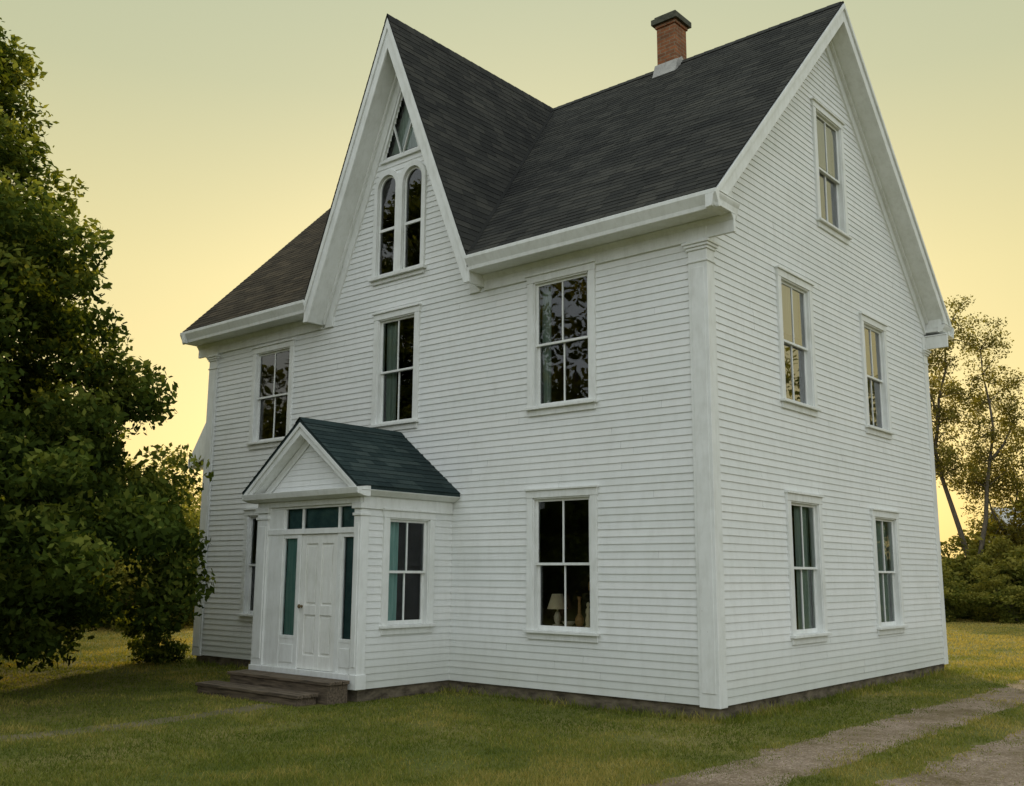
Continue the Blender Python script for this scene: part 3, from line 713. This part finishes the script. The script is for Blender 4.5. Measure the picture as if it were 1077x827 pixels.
def branch_tree(name,paths,rad,seed,leafmat,nl=150,leaf=.15,cr=.75,side=2,bark=None,zmin=4.6):
    rg=np.random.default_rng(seed); rn=random.Random(seed); e=empty(name); mb=MB(); cen=[]
    rv=Vector((.76,.65,0)); dv=Vector((-.65,.76,0))
    for pts,r0 in zip(paths,rad):
        P=[]; dd=rn.uniform(-.12,.12)
        for i,(s,z) in enumerate(pts):
            P.append(rv*(s)+dv*((0 if pts[0][1]<=0 else 1)*dd*(z-pts[0][1])*2.0)+Vector((0,0,z)))
        Q=[P[0]]
        for a,b in zip(P[:-1],P[1:]):
            m=a.lerp(b,.5)+Vector((rn.uniform(-.2,.2),rn.uniform(-.2,.2),rn.uniform(-.05,.1))); Q+= [m,b]
        n=len(Q); tube(mb,Q,[r0*(1-.82*i/(n-1)) for i in range(n)],7)
        for i,p in enumerate(Q):
            if p.z<zmin: continue
            for k in range(side):
                d=Vector((rn.gauss(0,1),rn.gauss(0,1),rn.gauss(.3,.8)))
                d=d.normalized()*rn.uniform(.5,2.1); q=p+d
                tube(mb,[p,p.lerp(q,.5)+Vector((0,0,.12)),q],[r0*.2,r0*.12,r0*.04],4); cen.append(q)
                for kk in range(2):
                    q2=q.lerp(p,rn.uniform(0,.5))+Vector((rn.gauss(0,.35),rn.gauss(0,.35),rn.gauss(0,.35))); cen.append(q2)
        cen.append(Q[-1])
    cc=np.array([tuple(c) for c in cen]); n=len(cc); cs=rg.uniform(.45,1.25,n)*cr
    cnt=(nl*(cs/cr)**1.6).astype(int); idx=np.repeat(np.arange(n),cnt)
    d=unit(rg.normal(size=(len(idx),3)))*rg.uniform(.1,1,(len(idx),1))**.7; d[:,2]*=.85
    pos=cc[idx]+d*cs[idx][:,None]
    v,qd=leaves(pos,leaf,leaf*.55,np.array([0,0,.4]),rg)
    var=np.clip(.42+rg.uniform(-.25,.25,n)[idx]+.25*d[:,2]+rg.normal(size=len(idx))*.14,0,1)  # clumps lighten upward: light from above painted into leaf tone
    fast('crown',v,qd,var,leafmat,e); mb.obj('trunk',[bark or BARKL],e,False,smooth=True); return e
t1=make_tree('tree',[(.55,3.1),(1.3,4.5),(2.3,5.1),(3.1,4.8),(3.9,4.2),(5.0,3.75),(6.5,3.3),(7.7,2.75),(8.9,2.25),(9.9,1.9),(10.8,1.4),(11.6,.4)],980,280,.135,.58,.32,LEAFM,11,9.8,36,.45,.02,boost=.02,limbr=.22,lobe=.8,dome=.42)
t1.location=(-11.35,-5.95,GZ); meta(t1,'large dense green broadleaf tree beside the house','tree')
def pol(u,dist,z=GZ):
    a=math.radians(40.514)-math.atan((u-538.5)/1066.); return (CAM[0]-math.sin(a)*dist,CAM[1]+math.cos(a)*dist,z)
t2=branch_tree('tree',[[(0,-.2),(.1,1.8),(-.5,3.8),(-1.1,6.0),(-1.1,8.4),(-.6,10.8),(-.1,13.2)],[(.1,1.8),(.7,4.2),(1.1,6.8),(1.3,9.4),(1.1,11.8)],[(-1.1,6.0),(-1.8,8.0),(-2.1,10.2)],[(1.1,6.8),(2.1,8.0),(2.7,9.6)],[(-1.1,8.4),(-1.6,10.4),(-1.2,12.2)]],[.15,.12,.08,.07,.06],21,LEAFB,nl=110,leaf=.12,cr=.52,side=4,zmin=5.0)
t2.location=pol(1026,48); meta(t2,'airy tree with upright forked trunk beyond the lawn','tree','trees beyond the lawn')
t3=branch_tree('tree',[[(0,-.2),(.2,1.6),(.1,3.2),(.4,4.8),(.3,6.2)],[(.1,3.2),(-.8,4.6),(-1.3,5.8)],[(.2,1.6),(1.2,3.4),(1.9,5.0)]],[.11,.07,.07],22,LEAFB,nl=110,leaf=.12,cr=.55,side=4,zmin=2.6)
t3.location=pol(1066,50); meta(t3,'smaller airy tree with warm lit foliage beyond the lawn','tree','trees beyond the lawn')
def dup(src,loc,rz,sc,label,group,name=None):
    o=src.copy(); col.objects.link(o); o.location=loc; o.rotation_euler=(0,0,rz); o.scale=(sc,sc,sc)
    for c in src.children:
        k=c.copy(); k.parent=o; col.objects.link(k)
    meta(o,label,src['category'],group); return o
t4=make_tree('tree',[(.3,2.4),(1.5,3.3),(3.5,3.6),(5.5,2.9),(7,1.7),(8,.4)],170,80,.22,.8,.2,LEAFS,23,6,30,.4,boost=.04)
t4.location=pol(150,40); meta(t4,'rounded leafy tree standing behind the big lawn','tree','trees beyond the lawn')
t4.scale=(.75,.75,.75)
for u,dd,sc in ((100,46,.8),(185,44,.66),(212,48,.7),(30,48,1.0),(-60,44,1.2),(1220,50,.8),(1270,50,1.2),(940,60,.6),(880,62,.9)):
    dup(t4,pol(u,dd),u*.7,sc,'rounded leafy tree standing behind the big lawn','trees beyond the lawn')
s1=make_tree('shrub',[(.1,1.0),(.7,1.35),(1.5,1.3),(2.2,.8),(2.6,.2)],60,110,.13,.38,.05,LEAFS,31,1.6,14,.3,boost=.14)
s1.location=pol(1000,46); meta(s1,'dense green shrub at the edge of the lawn','shrub','shrubs edging the lawn')
rs_=random.Random(5)
for i,(u,dd,sc) in enumerate(((975,47,1.2),(985,44,.8),(1018,47,1.1),(1035,45,.85),(1052,47,1.35),(1070,44,.95),(1090,47,1.3),(1112,46,1.3),(1140,46,1.4),(1170,45,1.4),(1005,50,1.7),(1050,52,1.9),(1035,51,1.4),(1078,51,1.5),(140,34,1.2),(158,33,1.1),(172,34,1.0),(188,35,1.1),(204,36,1.1),(120,35,1.2),(90,36,1.3),(60,36,1.2),(30,37,1.3),(0,37,1.3),(-40,37,1.4))):
    o=dup(s1,pol(u,dd),i*1.3,sc,'dense green shrub at the edge of the lawn','shrubs edging the lawn')
    o.scale=(sc*rs_.uniform(.85,1.3),sc*rs_.uniform(.85,1.3),sc*rs_.uniform(.75,1.15))
s2=make_tree('shrub',[(.05,.45),(.35,.6),(.75,.55),(1.05,.2)],36,110,.085,.20,.025,LEAFM,37,.7,10,.3,boost=.05)
s2.location=(-11.95,-.42,GZ); meta(s2,'small dark green bush beside the house corner','shrub')
for i,(x,y,sc) in enumerate(((-22,-26,1.5),(-30,-30,1.7),(-38,-24,1.6),(-14,-32,1.5),(-5,-36,1.7),(-46,-34,1.8),(12,34,1.15),(18,36,1.3),(24,26,1.5),(33,33,1.6),(8,42,1.45))):
    dup(t4,(x,y,GZ),i*1.1,sc*1.25,'rounded leafy tree standing across the road','trees across the way')
# distant farm building beyond the shrubs
PALER=m_simple('pale_metal_roof',(.42,.42,.40),(.55,.54,.52),3,.5,.1,.002); PALEW=m_simple('pale_barn_wall',(.50,.48,.42),(.62,.60,.54),3,.8,.1,.002); DARKG=m_simple('dark_barn_window',(.02,.02,.025),(.04,.04,.045),3,.3,.1,.002)
bn=empty('farm_building',pol(1148,66)); bn.rotation_euler=(0,0,.75); meta(bn,'small pale farm building with light metal roof behind shrubs','building')
b=MB(); b.box(-5,5,-3,3,-.1,3.0); b.prism([(-3,3.0),(3,3.0),(0,5.4)],'x',-5,5); b.obj('wall',[PALEW],bn)
b=MB(); b.prism([(-3.4,2.75),(0,5.5),(3.4,2.75),(3.4,2.87),(0,5.64),(-3.4,2.87)],'x',-5.3,5.3); b.obj('roof',[PALER],bn)
for x in (-3,0,3):
    b=MB(); b.box(x-.5,x+.5,-3.04,-2.98,1.1,2.3); b.obj('window',[DARKG],bn)

# ------------------------------------------------------------------ grass
def on_track(x,y):
    cx_=.10*np.sin(y*.12)-np.where(y<10,0,(y-10)**2*.004)
    h=.08*np.sin(y*5.1)+.06*np.sin(y*13.7+x*3)
    d1=.43+h*.5-np.abs(x-T1-cx_); d2=.86+h*.5-np.abs(x-T2-cx_)
    d3=np.where(y<-2.7,.20+h*.8-np.abs(x+5.25+.25*np.sin((y+2.7)*.5)),-1)
    hs=((x>X0-.0)&(x<.0)&(y>0)&(y<W))|((x>-7.25)&(x<-4.6)&(y>-2.72)&(y<0.1))
    return np.maximum(d1,d2),d3,hs
Ng=460000
u=rng.uniform(0,1,Ng); r_=7.5*(52/7.5)**(u**1.15)
an=np.radians(40.514)-np.radians(rng.uniform(-32,32,Ng))
x=CAM[0]-np.sin(an)*r_; y=CAM[1]+np.cos(an)*r_
tr_,pt,hs=on_track(x,y)
cl=np.array([noise.noise(Vector((a*2.3,b*2.3,11))) for a,b in zip(x,y)])
bare=np.array([noise.noise(Vector((a*.9,b*.9,21)))+.5*noise.noise(Vector((a*3.1,b*3.1,5))) for a,b in zip(x,y)])
pk=np.clip(1-(tr_-.35*cl)/.36,.06,1); pk2=np.clip(1-(pt-.15*cl)/.22,.42,1); pk3=np.clip(1.15-1.6*np.clip(bare-.18,0,1),.35,1)
keep=~hs&(rng.uniform(size=Ng)<pk)&(rng.uniform(size=Ng)<pk2)&(rng.uniform(size=Ng)<pk3)
x,y,r_,tr_,bare=x[keep],y[keep],r_[keep],tr_[keep],bare[keep]; n=len(x)
z=np.array([gh(a,b) for a,b in zip(x,y)])
pn=np.array([noise.noise(Vector((a*.5,b*.5,7)))+.6*noise.noise(Vector((a*1.9,b*1.9,2))) for a,b in zip(x,y)])
hgt=rng.uniform(.018,.045,n)*(1+.5*pn)*(1+.25*(r_>20))*np.where(tr_>0,.75,1)
nearw=((x>X0-.3)&(x<.35)&(y>-.25)&(y<W+.2)); hgt=np.where(nearw,hgt*rng.uniform(1.2,3.8,n),hgt)
wd=.0045*np.maximum(1,r_/9)*rng.uniform(.7,1.4,n)
a=rng.uniform(0,2*np.pi,n); lean=rng.uniform(.1,1.2,n)*hgt; la=rng.uniform(0,2*np.pi,n)
p0=np.stack([x-np.cos(a)*wd,y-np.sin(a)*wd,z-.005],1); p1=np.stack([x+np.cos(a)*wd,y+np.sin(a)*wd,z-.005],1)
p2=np.stack([x+np.cos(la)*lean,y+np.sin(la)*lean,z+hgt],1)
v=np.stack([p0,p1,p2],1).reshape(-1,3)
var=np.clip(.38+.60*pn+rng.normal(size=n)*.18+.6*np.clip((r_-20)/8,0,1)+.12*(x>-.5)+.35*np.clip(bare,0,1),0,1)  # far and right-hand blades lightened: warm sunlight painted into their colour
gr=fast('grass',v,np.arange(3*n).reshape(n,3),var,GRASSM,None,True); gr['kind']='stuff'
gr['label']='short mown lawn grass around the white house'; gr['category']='grass'

# ------------------------------------------------------------------ camera
f_,pit,roll,yaw=1049.11,math.radians(10.24513),math.radians(.3538),math.radians(40.51425)
v_=np.array([-math.sin(yaw),math.cos(yaw),0]); rr_=np.array([math.cos(yaw),math.sin(yaw),0]); zz_=np.array([0,0,1.])
fw=v_*math.cos(pit)+zz_*math.sin(pit); up=-v_*math.sin(pit)+zz_*math.cos(pit)
r2=rr_*math.cos(roll)+up*math.sin(roll); u2=-rr_*math.sin(roll)+up*math.cos(roll)
cam=bpy.data.cameras.new('camera'); co=bpy.data.objects.new('camera',cam); col.objects.link(co)
mm=Matrix([[r2[i],u2[i],-fw[i],CAM[i]] for i in range(3)]+[[0,0,0,1]]); co.matrix_world=mm
cam.sensor_width=36; cam.lens=36*f_/1077; cam.clip_end=3000; cam.clip_start=.1
scene.camera=co
# ------------------------------------------------------------------ light
SD=Vector((-.62,.785,0)).normalized(); EL=math.radians(8)
wd_=bpy.data.worlds.new('World'); scene.world=wd_; wd_.use_nodes=True; nt=wd_.node_tree
for n_ in list(nt.nodes): nt.nodes.remove(n_)
out=nt.nodes.new('ShaderNodeOutputWorld')
sky=N(nt,'ShaderNodeTexSky'); sky.sky_type='NISHITA'; sky.sun_disc=False; sky.sun_elevation=EL; sky.sun_rotation=math.atan2(SD.x,SD.y)
sky.dust_density=3; 
b1=N(nt,'ShaderNodeBackground'); b1.inputs[1].default_value=.02; nt.links.new(sky.outputs[0],b1.inputs[0])
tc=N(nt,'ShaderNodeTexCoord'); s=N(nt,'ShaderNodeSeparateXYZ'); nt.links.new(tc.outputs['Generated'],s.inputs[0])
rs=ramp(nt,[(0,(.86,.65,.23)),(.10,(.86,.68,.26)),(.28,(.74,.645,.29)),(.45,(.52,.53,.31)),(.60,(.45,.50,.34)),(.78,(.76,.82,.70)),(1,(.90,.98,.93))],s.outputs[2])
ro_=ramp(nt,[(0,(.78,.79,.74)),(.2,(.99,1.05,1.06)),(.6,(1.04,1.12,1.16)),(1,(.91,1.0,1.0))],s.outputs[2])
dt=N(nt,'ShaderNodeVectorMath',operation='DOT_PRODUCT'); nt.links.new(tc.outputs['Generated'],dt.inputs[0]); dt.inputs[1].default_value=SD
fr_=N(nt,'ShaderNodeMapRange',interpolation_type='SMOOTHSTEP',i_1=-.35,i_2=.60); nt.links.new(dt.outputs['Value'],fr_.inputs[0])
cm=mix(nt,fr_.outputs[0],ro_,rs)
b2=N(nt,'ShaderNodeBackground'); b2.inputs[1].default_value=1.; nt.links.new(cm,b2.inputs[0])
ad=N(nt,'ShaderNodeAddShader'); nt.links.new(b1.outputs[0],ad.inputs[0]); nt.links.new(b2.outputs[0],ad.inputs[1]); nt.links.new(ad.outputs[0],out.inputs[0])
sl=bpy.data.lights.new('sun','SUN'); sl.energy=4.6; sl.angle=math.radians(3); sl.color=(1,.77,.44)
so=bpy.data.objects.new('sun',sl); col.objects.link(so)
d=Vector((SD.x*math.cos(EL),SD.y*math.cos(EL),math.sin(EL))); so.rotation_euler=d.to_track_quat('Z','Y').to_euler()
scene.view_settings.view_transform='Standard'; scene.view_settings.look='None'; scene.view_settings.exposure=0
